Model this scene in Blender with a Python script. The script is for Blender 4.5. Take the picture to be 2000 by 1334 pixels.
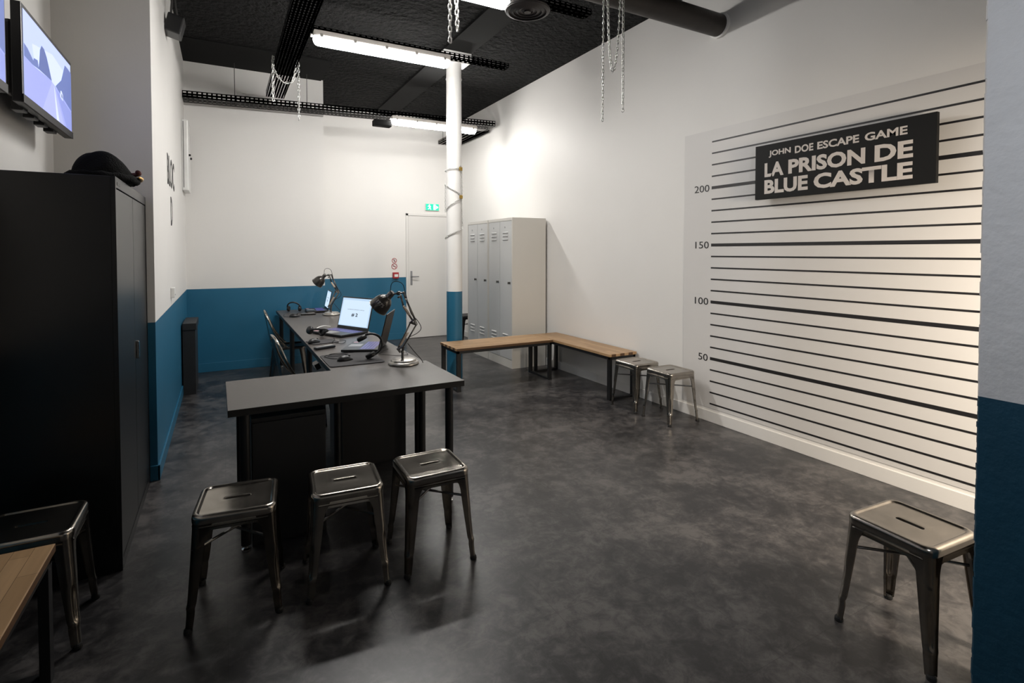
import bpy, bmesh, math, random
from mathutils import Vector, Matrix
random.seed(7)
PI = math.pi
scene = bpy.context.scene
COL = scene.collection
for o in list(bpy.data.objects): bpy.data.objects.remove(o)

# ------------------------------------------------------------------ camera
FPX = 1030.0                       # focal length in pixels for a 2000 px wide frame
cam_data = bpy.data.cameras.new('camera')
cam_data.sensor_width = 36.0
cam_data.lens = FPX * 36.0 / 2000.0
cam_data.shift_y = -(667.0 - 519.2) / 2000.0
cam_data.clip_start = 0.05
camera = bpy.data.objects.new('camera', cam_data)
COL.objects.link(camera)
yaw, pitch = math.radians(28.76), math.radians(1.514)
camera.location = (0, 0, 1.5)
camera.rotation_euler = (PI/2 - pitch, 0, -yaw)
scene.camera = camera

# ------------------------------------------------------------------ view, world
vs = scene.view_settings
vs.view_transform = 'Standard'; vs.look = 'None'; vs.gamma = 1.0; vs.exposure = 0.0
try: vs.use_curve_mapping = False
except Exception: pass
world = bpy.data.worlds.new('world'); scene.world = world
world.use_nodes = True
world.node_tree.nodes['Background'].inputs[0].default_value = (0.55, 0.6, 0.7, 1)
world.node_tree.nodes['Background'].inputs[1].default_value = 0.02

# ------------------------------------------------------------------ lights outside the view
def area_light(name, loc, target, sx, sy, power, color):
    d = bpy.data.lights.new(name, 'AREA'); d.shape = 'RECTANGLE'; d.size = sx; d.size_y = sy
    d.energy = power; d.color = color
    o = bpy.data.objects.new(name, d); COL.objects.link(o); o.location = loc
    o.rotation_euler = (Vector(target) - Vector(loc)).to_track_quat('-Z', 'Y').to_euler()
    return o
TUBE = 128.0
# warm lamp of the side room, beyond the partition on the right
w_ = area_light('warm_room_lamp', (2.75, -0.25, 1.75), (3.75, 1.0, 0.50), 0.5, 0.5, 66, (1.0, 0.86, 0.69))
w_.data.spread = math.radians(135)
# added cool fill light, unseen behind the camera, to brighten the partition
o_ = area_light('partition_fill', (0.5, -1.2, 2.9), (2.15, 0.35, 1.9), 0.3, 0.3, 7.5, (0.88, 0.93, 1.0))
o_.data.spread = math.radians(75)

# ------------------------------------------------------------------ materials
MATS = {}
def mat(name, color, rough=0.5, metal=0.0, spec=0.5, bump=None, var=None, emit=None, coat=0.0):
    """bump=(scale, strength, detail); var=(scale, amount)"""
    m = bpy.data.materials.new(name); m.use_nodes = True
    nt = m.node_tree; b = nt.nodes['Principled BSDF']
    b.inputs['Base Color'].default_value = (*color, 1)
    b.inputs['Roughness'].default_value = rough
    b.inputs['Metallic'].default_value = metal
    b.inputs['Specular IOR Level'].default_value = spec
    b.inputs['Coat Weight'].default_value = coat
    tc = nt.nodes.new('ShaderNodeTexCoord')
    n = nt.nodes.new('ShaderNodeTexNoise'); nt.links.new(tc.outputs['Object'], n.inputs['Vector'])
    vsc, va = var if var else (6.0, 0.06)
    n.inputs['Scale'].default_value = vsc; n.inputs['Detail'].default_value = 4
    r = nt.nodes.new('ShaderNodeMapRange'); nt.links.new(n.outputs['Fac'], r.inputs['Value'])
    r.inputs['From Min'].default_value = 0.3; r.inputs['From Max'].default_value = 0.7
    r.inputs['To Min'].default_value = 1 - va; r.inputs['To Max'].default_value = 1 + va
    h = nt.nodes.new('ShaderNodeHueSaturation'); h.inputs['Color'].default_value = (*color, 1)
    nt.links.new(r.outputs['Result'], h.inputs['Value']); nt.links.new(h.outputs['Color'], b.inputs['Base Color'])
    if bump:
        bn = nt.nodes.new('ShaderNodeTexNoise'); bn.inputs['Scale'].default_value = bump[0]
        bn.inputs['Detail'].default_value = bump[2] if len(bump) > 2 else 4
        nt.links.new(tc.outputs['Object'], bn.inputs['Vector'])
        bp = nt.nodes.new('ShaderNodeBump'); bp.inputs['Strength'].default_value = bump[1]
        bp.inputs['Distance'].default_value = bump[3] if len(bump) > 3 else 0.01
        nt.links.new(bn.outputs['Fac'], bp.inputs['Height']); nt.links.new(bp.outputs['Normal'], b.inputs['Normal'])
    if emit:
        b.inputs['Emission Color'].default_value = (*emit[0], 1); b.inputs['Emission Strength'].default_value = emit[1]
    MATS[name] = m
    return m
WHITE = (0.76, 0.745, 0.72)
BLUE = (0.016, 0.125, 0.222)
mat('white_paint', WHITE, 0.55, bump=(60, 0.05), var=(1.5, 0.015))
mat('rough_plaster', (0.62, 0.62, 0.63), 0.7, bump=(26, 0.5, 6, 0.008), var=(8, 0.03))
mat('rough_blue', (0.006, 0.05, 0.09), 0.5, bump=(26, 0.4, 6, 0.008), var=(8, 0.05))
mat('blue_paint', BLUE, 0.42, bump=(40, 0.05), var=(2, 0.05))
mat('ceiling_black', (0.010, 0.010, 0.010), 0.85, spec=0.2, bump=(20, 1.0, 10, 0.2), var=(18, 0.6))
mat('smooth_black', (0.0045, 0.0045, 0.0045), 0.8, spec=0.2, var=(3, 0.1))
mat('tray_black', (0.06, 0.058, 0.056), 0.5, metal=0.2)
mat('column_paint', (0.80, 0.79, 0.77), 0.4, bump=(25, 0.1), var=(3, 0.03))
mat('mural_vinyl', (0.66, 0.645, 0.63), 0.5, var=(1, 0.01))
mat('ink', (0.012, 0.011, 0.012), 0.5)
mat('sign_black', (0.008, 0.008, 0.008), 0.6, spec=0.2)
mat('letter_white', (0.62, 0.57, 0.53), 0.5)
mat('steel', (0.36, 0.33, 0.29), 0.22, metal=1.0, var=(14, 0.12))
mat('steel_dark', (0.16, 0.155, 0.15), 0.28, metal=1.0, var=(14, 0.15))
mat('black_metal', (0.010, 0.010, 0.011), 0.42, metal=0.0, spec=0.4)
mat('cabinet_black', (0.005, 0.005, 0.0055), 0.33, var=(2, 0.05))
mat('chrome', (0.75, 0.74, 0.72), 0.15, metal=1.0)
mat('zinc', (0.60, 0.60, 0.58), 0.3, metal=0.8, var=(40, 0.1))
mat('brass', (0.45, 0.30, 0.08), 0.35, metal=1.0)
mat('gold', (0.75, 0.45, 0.15), 0.35, metal=0.9)
mat('desk_top', (0.072, 0.063, 0.058), 0.36, bump=(90, 0.05), var=(3, 0.06))
mat('desk_edge', (0.012, 0.011, 0.010), 0.45)
mat('pedestal_grey', (0.014, 0.014, 0.0145), 0.5)
mat('locker_grey', (0.47, 0.475, 0.47), 0.34, var=(2, 0.02))
mat('locker_light', (0.56, 0.54, 0.50), 0.4, var=(2, 0.02))
mat('dark_gap', (0.03, 0.03, 0.03), 0.8)
mat('black_plastic', (0.012, 0.012, 0.013), 0.38)
mat('grey_plastic', (0.25, 0.25, 0.26), 0.4)
mat('rubber', (0.008, 0.008, 0.008), 0.75)
mat('mat_fabric', (0.045, 0.043, 0.045), 0.85, bump=(300, 0.2))
mat('white_plastic', (0.75, 0.75, 0.73), 0.35)
mat('duct_brown', (0.030, 0.024, 0.020), 0.55, bump=(8, 0.4, 3, 0.02), var=(4, 0.15))
mat('spring', (0.62, 0.52, 0.42), 0.45, metal=0.2)
mat('lamp_shade_dark', (0.055, 0.05, 0.045), 0.28, metal=0.6, coat=0.4)
mat('lamp_base', (0.46, 0.44, 0.41), 0.28, metal=0.9)
mat('red_plastic', (0.36, 0.02, 0.03), 0.4)
mat('hat_black', (0.006, 0.006, 0.006), 0.95, bump=(120, 0.8, 6, 0.01), spec=0.15)
mat('hat_red', (0.10, 0.02, 0.015), 0.8)
mat('door_paint', (0.70, 0.685, 0.66), 0.42, var=(1, 0.01))
mat('vent_dark', (0.05, 0.045, 0.045), 0.5)
mat('tube_glow', (0.9, 0.9, 0.88), 0.3, emit=((1.0, 0.975, 0.94), TUBE))
mat('tube_glow_rear', (0.9, 0.9, 0.88), 0.3, emit=((1.0, 0.975, 0.94), TUBE*0.70))
mat('tube_glow_dimmed', (0.9, 0.9, 0.88), 0.3, emit=((1.0, 0.97, 0.93), TUBE*0.26))  # nearest tube, emission cut to keep the foreground darker
mat('tube_housing', (0.62, 0.58, 0.54), 0.4)
mat('tube_clip', (0.35, 0.33, 0.31), 0.4)
mat('exit_green', (0.0, 0.5, 0.25), 0.4, emit=((0.02, 0.62, 0.33), 1.0))
mat('exit_white', (0.9, 0.95, 0.92), 0.4, emit=((0.85, 1.0, 0.93), 1.1))
def emis(name, c, s):
    return mat(name, (0.02, 0.02, 0.02), 0.3, emit=(c, s), var=(5, 0.0))
emis('tv_sky', (0.50, 0.58, 0.92), 1.2)
emis('tv_haze', (0.62, 0.70, 0.98), 1.2)
emis('tv_tree', (0.11, 0.16, 0.44), 1.0)
emis('tv_tree_soft', (0.14, 0.20, 0.52), 1.0)
emis('tv_road', (0.34, 0.38, 0.82), 1.15)
emis('tv_road_light', (0.42, 0.46, 0.90), 1.15)
emis('tv_verge', (0.27, 0.32, 0.74), 1.1)
emis('tv_white', (0.7, 0.78, 1.0), 1.1)
emis('screen_blue', (0.66, 0.82, 0.98), 1.0)
emis('screen_edge', (0.50, 0.68, 0.88), 1.0)
emis('screen_ink', (0.02, 0.04, 0.08), 0.5)
emis('key_glow', (0.09, 0.08, 0.30), 0.7)  # purple light reflected on the keys, put in as emission
emis('key_pink', (0.5, 0.22, 0.25), 0.7)

def floor_material():
    m = bpy.data.materials.new('vinyl_floor'); m.use_nodes = True
    nt = m.node_tree; b = nt.nodes['Principled BSDF']; L = nt.links.new
    tc = nt.nodes.new('ShaderNodeTexCoord')
    def noise(s, d, rough=0.6, dist=0.0):
        n = nt.nodes.new('ShaderNodeTexNoise'); n.inputs['Scale'].default_value = s
        n.inputs['Detail'].default_value = d; n.inputs['Roughness'].default_value = rough
        n.inputs['Distortion'].default_value = dist
        L(tc.outputs['Object'], n.inputs['Vector']); return n
    a = noise(2.6, 10, 0.66, 0.5); c = noise(13, 10, 0.75, 0.5)
    mx = nt.nodes.new('ShaderNodeMix'); mx.data_type = 'FLOAT'; mx.inputs[0].default_value = 0.5
    L(a.outputs['Fac'], mx.inputs[2]); L(c.outputs['Fac'], mx.inputs[3])
    cr = nt.nodes.new('ShaderNodeValToRGB'); e = cr.color_ramp.elements
    e[0].position = 0.435; e[0].color = (0.018, 0.0172, 0.0185, 1)
    e[1].position = 0.585; e[1].color = (0.098, 0.091, 0.088, 1)
    k = e.new(0.5); k.color = (0.042, 0.0395, 0.040, 1)
    L(mx.outputs[0], cr.inputs['Fac'])
    # faint joints of the vinyl tiles
    br = nt.nodes.new('ShaderNodeTexBrick'); br.offset = 0.0
    br.inputs['Scale'].default_value = 1.0; br.inputs['Mortar Size'].default_value = 0.0015
    br.inputs['Brick Width'].default_value = 0.6; br.inputs['Row Height'].default_value = 0.6
    br.inputs['Color1'].default_value = (1, 1, 1, 1); br.inputs['Color2'].default_value = (0.95, 0.95, 0.95, 1)
    br.inputs['Mortar'].default_value = (0.6, 0.6, 0.6, 1)
    L(tc.outputs['Object'], br.inputs['Vector'])
    mu = nt.nodes.new('ShaderNodeMix'); mu.data_type = 'RGBA'; mu.blend_type = 'MULTIPLY'; mu.inputs[0].default_value = 1
    L(cr.outputs['Color'], mu.inputs[6]); L(br.outputs['Color'], mu.inputs[7]); L(mu.outputs[2], b.inputs['Base Color'])
    rr = nt.nodes.new('ShaderNodeMapRange'); L(c.outputs['Fac'], rr.inputs['Value'])
    rr.inputs['To Min'].default_value = 0.24; rr.inputs['To Max'].default_value = 0.40
    L(rr.outputs['Result'], b.inputs['Roughness'])
    bp = nt.nodes.new('ShaderNodeBump'); bp.inputs['Strength'].default_value = 0.12; bp.inputs['Distance'].default_value = 0.004
    L(c.outputs['Fac'], bp.inputs['Height']); L(bp.outputs['Normal'], b.inputs['Normal'])
    MATS['floor'] = m
floor_material()
def wood_material():
    m = bpy.data.materials.new('wood_block'); m.use_nodes = True
    nt = m.node_tree; b = nt.nodes['Principled BSDF']; L = nt.links.new
    tc = nt.nodes.new('ShaderNodeTexCoord')
    br = nt.nodes.new('ShaderNodeTexBrick'); br.offset = 0.43; br.squash = 1.0
    br.inputs['Scale'].default_value = 1.0; br.inputs['Mortar Size'].default_value = 0.0008
    br.inputs['Brick Width'].default_value = 0.32; br.inputs['Row Height'].default_value = 0.055
    br.inputs['Color1'].default_value = (0.34, 0.205, 0.10, 1); br.inputs['Color2'].default_value = (0.47, 0.30, 0.16, 1)
    br.inputs['Mortar'].default_value = (0.10, 0.05, 0.02, 1)
    L(tc.outputs['Object'], br.inputs['Vector'])
    mp = nt.nodes.new('ShaderNodeMapping'); mp.inputs['Scale'].default_value = (3, 45, 45)
    L(tc.outputs['Object'], mp.inputs['Vector'])
    n = nt.nodes.new('ShaderNodeTexNoise'); n.inputs['Scale'].default_value = 1.0; n.inputs['Detail'].default_value = 5
    L(mp.outputs['Vector'], n.inputs['Vector'])
    r = nt.nodes.new('ShaderNodeMapRange'); L(n.outputs['Fac'], r.inputs['Value'])
    r.inputs['To Min'].default_value = 0.72; r.inputs['To Max'].default_value = 1.2
    h = nt.nodes.new('ShaderNodeHueSaturation'); L(br.outputs['Color'], h.inputs['Color']); L(r.outputs['Result'], h.inputs['Value'])
    L(h.outputs['Color'], b.inputs['Base Color']); b.inputs['Roughness'].default_value = 0.42
    MATS['wood'] = m
wood_material()

# ------------------------------------------------------------------ helpers
def link(o, parent=None):
    COL.objects.link(o)
    if parent: o.parent = parent
    return o
def mesh(name, bm, mats, parent=None, smooth=False, angle=None):
    bmesh.ops.recalc_face_normals(bm, faces=bm.faces[:])
    me = bpy.data.meshes.new(name); bm.to_mesh(me); bm.free()
    if isinstance(mats, str): mats = [mats]
    for m in mats: me.materials.append(MATS[m])
    if smooth or angle:
        for p in me.polygons: p.use_smooth = True
        if angle:
            try: me.set_sharp_from_angle(angle=math.radians(angle))
            except Exception: pass
    return link(bpy.data.objects.new(name, me), parent)
def thing(name, label, cat, loc=(0, 0, 0), rz=0.0, group=None):
    o = bpy.data.objects.new(name, None); o.empty_display_size = 0.05
    COL.objects.link(o); o.location = loc; o.rotation_euler = (0, 0, rz)
    return tag(o, label, cat, group)
def tag(o, label, cat, group=None):
    o['label'] = label; o['category'] = cat
    if group: o['group'] = group
    return o
def struct(o):
    o['kind'] = 'structure'; return o
def copy_thing(root, loc, rz, label, group=None):
    r = root.copy(); COL.objects.link(r); r.location = loc; r.rotation_euler = (0, 0, rz)
    r['label'] = label
    if group: r['group'] = group
    for ch in list(root.children):
        c = ch.copy(); COL.objects.link(c); c.parent = r
        for g in list(ch.children):
            d = g.copy(); COL.objects.link(d); d.parent = c
    return r
def B(): return bmesh.new()
def box(bm, x0, x1, y0, y1, z0, z1, bev=0.0, mi=0, M=None):
    vs_ = [bm.verts.new((x, y, z)) for z in (z0, z1) for y in (y0, y1) for x in (x0, x1)]
    fs = [bm.faces.new([vs_[i] for i in q]) for q in ((0, 2, 3, 1), (4, 5, 7, 6), (0, 1, 5, 4), (2, 6, 7, 3), (0, 4, 6, 2), (1, 3, 7, 5))]
    for f in fs: f.material_index = mi
    if bev > 0:
        es = list({e for f in fs for e in f.edges})
        r = bmesh.ops.bevel(bm, geom=es, offset=bev, segments=2, affect='EDGES', profile=0.6)
        for f in r['faces']: f.material_index = mi
        vs_ = list({v for f in fs if f.is_valid for v in f.verts} | {v for f in r['faces'] for v in f.verts})
    if M is not None: bmesh.ops.transform(bm, matrix=M, verts=[v for v in vs_ if v.is_valid])
def boxo(name, x0, x1, y0, y1, z0, z1, m, parent=None, bev=0.0):
    bm = B(); box(bm, x0, x1, y0, y1, z0, z1, bev); return mesh(name, bm, m, parent)
def tube(bm, pts, r, seg=8, closed=False, mi=0, cap=True):
    pts = [Vector(p) for p in pts]; n = len(pts)
    rad = r if isinstance(r, (list, tuple)) else [r]*n
    rings = []; prev = None
    for i, p in enumerate(pts):
        if closed: t = pts[(i+1) % n] - pts[i-1]
        else: t = pts[min(i+1, n-1)] - pts[max(i-1, 0)]
        t.normalize()
        if prev is None:
            a = Vector((0, 0, 1)) if abs(t.z) < 0.9 else Vector((1, 0, 0))
            u = t.cross(a).normalized()
        else:
            u = (prev - t*prev.dot(t))
            u = u.normalized() if u.length > 1e-6 else t.orthogonal().normalized()
        prev = u; w = t.cross(u)
        rings.append([bm.verts.new(p + (u*math.cos(2*PI*k/seg) + w*math.sin(2*PI*k/seg))*rad[i]) for k in range(seg)])
    m_ = n if closed else n-1
    for i in range(m_):
        a, b = rings[i], rings[(i+1) % n]
        for k in range(seg):
            f = bm.faces.new((a[k], a[(k+1) % seg], b[(k+1) % seg], b[k])); f.material_index = mi
    if cap and not closed:
        for q in (rings[0], rings[-1][::-1]):
            f = bm.faces.new(q); f.material_index = mi
def smooth_path(pts, n=6):
    P = [Vector(p) for p in pts]; out = []
    for i in range(len(P)-1):
        p0 = P[max(i-1, 0)]; p1 = P[i]; p2 = P[i+1]; p3 = P[min(i+2, len(P)-1)]
        for k in range(n):
            t = k/n
            out.append(0.5*((2*p1) + (p2-p0)*t + (2*p0-5*p1+4*p2-p3)*t*t + (3*p1-p0-3*p2+p3)*t**3))
    out.append(P[-1]); return out
def lathe(bm, prof, origin=(0, 0, 0), axis=(0, 0, 1), seg=32, mi=0, capa=True, capb=True):
    """prof: list of (radius, height along axis)"""
    o = Vector(origin); ax = Vector(axis).normalized(); u = ax.orthogonal().normalized(); w = ax.cross(u)
    rings = [[bm.verts.new(o + ax*h + (u*math.cos(2*PI*k/seg) + w*math.sin(2*PI*k/seg))*r) for k in range(seg)] for r, h in prof]
    for a, b in zip(rings, rings[1:]):
        for k in range(seg):
            f = bm.faces.new((a[k], a[(k+1) % seg], b[(k+1) % seg], b[k])); f.material_index = mi
    if capa: bm.faces.new(rings[0]).material_index = mi
    if capb: bm.faces.new(rings[-1][::-1]).material_index = mi
def quad(bm, pts, mi=0):
    f = bm.faces.new([bm.verts.new(p) for p in pts]); f.material_index = mi; return f
def perforated(bm, o, u, v, nu, nv, pu, pv, fu=0.6, fv=0.4):
    """sheet of nu x nv cells of size pu x pv, each with one slot"""
    o = Vector(o); u = Vector(u).normalized(); v = Vector(v).normalized()
    us = [0.0]; vs2 = [0.0]
    for i in range(nu): us += [i*pu + pu*(1-fu)/2, i*pu + pu*(1+fu)/2]
    us.append(nu*pu)
    for i in range(nv): vs2 += [i*pv + pv*(1-fv)/2, i*pv + pv*(1+fv)/2]
    vs2.append(nv*pv)
    V = [[bm.verts.new(o + u*a + v*b) for b in vs2] for a in us]
    for i in range(len(us)-1):
        for j in range(len(vs2)-1):
            if i % 2 == 1 and j % 2 == 1: continue
            bm.faces.new((V[i][j], V[i+1][j], V[i+1][j+1], V[i][j+1]))
def text(name, s, origin, u, v, w, h, m, parent=None, off=0.0, depth=0.0008, extr=0.0015):
    """lettering whose box starts at origin, runs along u for w metres and v for h metres"""
    c = bpy.data.curves.new(name, 'FONT'); c.body = s; c.size = 1.0; c.offset = off; c.resolution_u = 3
    t = bpy.data.objects.new(name, c); COL.objects.link(t)
    dg = bpy.context.evaluated_depsgraph_get()
    me = bpy.data.meshes.new_from_object(t.evaluated_get(dg)); bpy.data.objects.remove(t)
    xs = [q.co.x for q in me.vertices]; ys = [q.co.y for q in me.vertices]
    x0, x1, y0, y1 = min(xs), max(xs), min(ys), max(ys)
    u = Vector(u); v = Vector(v); o = Vector(origin); n = u.cross(v)
    bm = B(); bm.from_mesh(me); bpy.data.meshes.remove(me)
    for q in bm.verts:
        q.co = o + u*((q.co.x-x0)/(x1-x0)*w) + v*((q.co.y-y0)/(y1-y0)*h) + n*depth
    if extr <= 0:
        me2 = bpy.data.meshes.new(name); bm.to_mesh(me2); bm.free(); me2.materials.append(MATS[m])
        return link(bpy.data.objects.new(name, me2), parent)
    r = bmesh.ops.extrude_face_region(bm, geom=bm.faces[:])
    bmesh.ops.translate(bm, vec=n*extr, verts=[g for g in r['geom'] if isinstance(g, bmesh.types.BMVert)])
    return mesh(name, bm, m, parent)

# ------------------------------------------------------------------ room shell
XR, XL, XT, YF, YB, YD, ZC = 3.765, -0.39, -0.885, 4.13, 7.58, 8.85, 3.83
BAND = 1.04
struct(boxo('floor', XT-0.3, XR+0.3, -3.2, YD+0.3, -0.1, 0.0, 'floor'))
struct(boxo('ceiling', XT-0.3, XR+0.3, -3.2, YD+0.3, ZC, ZC+0.1, 'ceiling_black'))
struct(boxo('wall_right', XR, XR+0.15, -3.2, YD+0.3, 0, ZC, 'white_paint'))
def wall2(name, x0, x1, y0, y1, band=BAND, mw='white_paint', mb='blue_paint'):
    bm = B(); box(bm, x0, x1, y0, y1, 0, band, mi=1); box(bm, x0, x1, y0, y1, band, ZC, mi=0)
    return struct(mesh(name, bm, [mw, mb]))
wall2('wall_left', XT-0.15, XL, YF, YB)
wall2('wall_screens', XT-0.15, XT, -3.2, YF)
wall2('wall_back', XL-0.3, 1.228, YB, YD)
# recessed back wall with the door opening
DX0, DX1, DZ = 2.815, 3.62, 2.125
bm = B()
box(bm, 1.228, DX0-0.03, YD, YD+0.15, 0, 1.065, mi=1); box(bm, 1.228, DX0-0.03, YD, YD+0.15, 1.065, ZC, mi=0)
box(bm, DX0-0.03, DX1+0.03, YD, YD+0.15, DZ+0.03, ZC, mi=0); box(bm, DX1+0.03, XR, YD, YD+0.15, 0, ZC, mi=0)
struct(mesh('wall_recess', bm, ['white_paint', 'blue_paint']))
struct(boxo('wall_entrance', XT-0.15, XR, -3.35, -3.2, 0, ZC, 'white_paint'))
# partition end on the right, rough plaster with a chipped arris
bm = B()
def rough_block(bm, z0, z1, mi):
    n = 60; xs0 = 2.155; random.seed(3 + mi)
    for i in range(n):
        a = z0 + (z1-z0)*i/n; b = z0 + (z1-z0)*(i+1)/n
        j = random.uniform(-0.0016, 0.0016)
        y = 0.77 + j
        # chamfered chipped corner strip
        quad(bm, [(xs0, -3.2, a), (xs0, y-0.006, a), (xs0, y-0.006, b), (xs0, -3.2, b)], mi)
        quad(bm, [(xs0, y-0.006, a), (xs0+0.006, y, a), (xs0+0.006, y, b), (xs0, y-0.006, b)], mi)
        quad(bm, [(xs0+0.006, y, a), (xs0+0.2, y, a), (xs0+0.2, y, b), (xs0+0.006, y, b)], mi)
        quad(bm, [(xs0+0.2, y, a), (xs0+0.2, -3.2, a), (xs0+0.2, -3.2, b), (xs0+0.2, y, b)], mi)
rough_block(bm, 0, 1.03, 1); rough_block(bm, 1.03, ZC, 0)
me_ = bpy.data.meshes.new('wall_partition'); bm.to_mesh(me_); bm.free()
for k in ('rough_plaster', 'rough_blue'): me_.materials.append(MATS[k])
struct(link(bpy.data.objects.new('wall_partition', me_)))
# baseboards
def baseboard(name, x0, x1, y0, y1, m, h=0.09):
    struct(boxo(name, x0, x1, y0, y1, 0, h, m, bev=0.003))
baseboard('baseboard_right', XR-0.012, XR, -3.2, YD, 'white_paint', 0.095)
baseboard('baseboard_left', XL, XL+0.013, YF-0.013, YB, 'blue_paint', 0.1)
baseboard('baseboard_front', XT, XL+0.013, YF-0.013, YF, 'blue_paint', 0.1)
baseboard('baseboard_back', XL+0.013, 1.228, YB-0.013, YB, 'blue_paint', 0.11)
baseboard('baseboard_recess', 1.228, DX0-0.06, YD-0.013, YD, 'blue_paint', 0.11)
# dark smooth beams in the ceiling
struct(boxo('trim_1', 2.24, 2.57, 0.0, YD, ZC-0.025, ZC, 'smooth_black'))
struct(boxo('trim_2', XL, 1.2, 6.75, YB, ZC-0.012, ZC, 'smooth_black'))
# door
d1 = struct(boxo('door_1', DX0, DX1, YD-0.012, YD+0.03, 0.006, DZ-0.004, 'door_paint', bev=0.002))
fr = B(); box(fr, DX0-0.045, DX0-0.004, YD-0.02, YD+0.03, 0, DZ+0.04, 0.003); box(fr, DX1+0.004, DX1+0.045, YD-0.02, YD+0.03, 0, DZ+0.04, 0.003)
box(fr, DX0-0.045, DX1+0.045, YD-0.02, YD+0.03, DZ, DZ+0.04, 0.003)
mesh('door_frame', fr, 'door_paint', d1)
hb = B(); box(hb, 2.845, 2.88, YD-0.022, YD-0.012, 0.93, 1.17, 0.004); tube(hb, [(2.862, YD-0.02, 1.075), (2.862, YD-0.065, 1.075), (2.98, YD-0.065, 1.072)], 0.009)
mesh('door_handle', hb, 'grey_plastic', d1, smooth=True)

# ------------------------------------------------------------------ column
colm = struct(thing('trim_3', '', '', (2.405, 5.80, 0)))
for k in ('label', 'category'): del colm[k]
bm = B(); lathe(bm, [(0.093, 0.0), (0.093, 1.035)], seg=40); mesh('column_base', bm, 'blue_paint', colm, angle=40)
bm = B(); lathe(bm, [(0.092, 1.035), (0.090, 2.9), (0.088, 3.5), (0.095, 3.52), (0.088, 3.54), (0.088, 3.70)], seg=40)
box(bm, -0.17, 0.17, -0.13, 0.13, 3.70, ZC-0.025, 0.004); mesh('column_shaft', bm, 'column_paint', colm, angle=40)

# ------------------------------------------------------------------ mural with height lines
mural = tag(boxo('height_chart', XR-0.003, XR-0.0006, 0.2, 3.53, 0.12, 2.565, 'mural_vinyl'),
            'large pale grey mugshot height chart with black horizontal lines on the right wall', 'wall graphic')
bm = B(); XM = XR - 0.003
for k in range(1, 25):
    h = 0.1*k + 0.06; t = 0.013 if k % 5 == 0 else 0.0065
    box(bm, XM-0.0015, XM, 0.22, 3.22, h-t, h+t)
mesh('height_lines', bm, 'ink', mural)
for s, z, w in (('200', 2.06, 0.165), ('150', 1.56, 0.15), ('100', 1.06, 0.15), ('50', 0.56, 0.105)):
    text('height_number', s, (XM, 3.245+w, z-0.03), (0, -1, 0), (0, 0, 1), w, 0.062, 'ink', mural, extr=0.001)

# sign board
sg = thing('sign_board', 'long black sign with white ESCAPE GAME lettering mounted on the height chart', 'sign', (3.680, 2.118, 2.112))
for yy in (-0.5, 0.5):
    bm = B(); lathe(bm, [(0.012, 0.0), (0.012, XM-3.681)], (0, yy, 0), (1, 0, 0), 14); mesh('standoff', bm, 'chrome', sg)
boxo('sign_panel', -0.02, 0.012, -0.597, 0.597, -0.207, 0.207, 'sign_black', sg, 0.002)
XS = -0.02
def sgl(s, y0, y1, z0, z1, off, adv):
    """adv: start and end of every word as fractions of the line"""
    for wd, (a, b) in zip(s.split(), adv):
        ya_, yb_ = y0+(y1-y0)*a, y0+(y1-y0)*b
        text('sign_lettering', wd, (XS, (ya_-2.155)*0.983, (z0-2.122)*0.983), (0, -1, 0), (0, 0, 1), (ya_-yb_)*0.983, (z1-z0)*0.983, 'letter_white', sg, off=off, extr=0)
sgl('JOHN DOE ESCAPE GAME', 2.645, 1.700, 2.228, 2.282, 0.03, [(0, .190), (.225, .372), (.402, .700), (.737, 1)])
sgl('LA PRISON DE', 2.680, 1.668, 2.082, 2.190, 0.04, [(0, .158), (.195, .728), (.784, 1)])
sgl('BLUE CASTLE', 2.680, 1.668, 1.950, 2.058, 0.04, [(0, .345), (.387, 1)])

# wall letters on the left wall
bl = thing('wall_lettering', 'black BLOC D lettering painted on the left wall above the cabinet corner', 'lettering', (XL, 5.54, 2.0))
text('letters', 'BLOC', (0, -0.36, 0.06), (0, 1, 0), (0, 0, 1), 0.72, 0.26, 'ink', bl, off=0.02, extr=0.001)
text('letters', 'D', (0, -0.09, -0.27), (0, 1, 0), (0, 0, 1), 0.17, 0.25, 'ink', bl, off=0.02, extr=0.001)

# electrical box on the left wall
eb = thing('electrical_box', 'tall narrow white electrical box high on the left wall in the back corner', 'box', (XL, 7.2, 2.2))
bm = B(); box(bm, 0, 0.065, -0.15, 0.28, 0, 0.80, 0.012); mesh('housing', bm, 'white_plastic', eb)
boxo('seam', 0.015, 0.020, -0.153, -0.149, 0.03, 0.78, 'dark_gap', eb)
for z, x in ((0.41, 0.066), (0.37, 0.078)):
    bm = B(); lathe(bm, [(0.013, 0), (0.013, 0.014), (0.008, 0.02)], (x, -0.08, z), (1, 0, 0), 12); mesh('knob', bm, 'black_plastic', eb)
th = thing('thermostat', 'small white sensor box on the left wall just above the blue band', 'sensor', (XL, 5.35, 1.11))
bm = B(); box(bm, 0, 0.03, -0.045, 0.045, 0, 0.085, 0.006); mesh('case', bm, 'white_plastic', th)
boxo('vent_slot', 0.03, 0.0315, -0.03, 0.03, 0.02, 0.028, 'grey_plastic', th)

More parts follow.
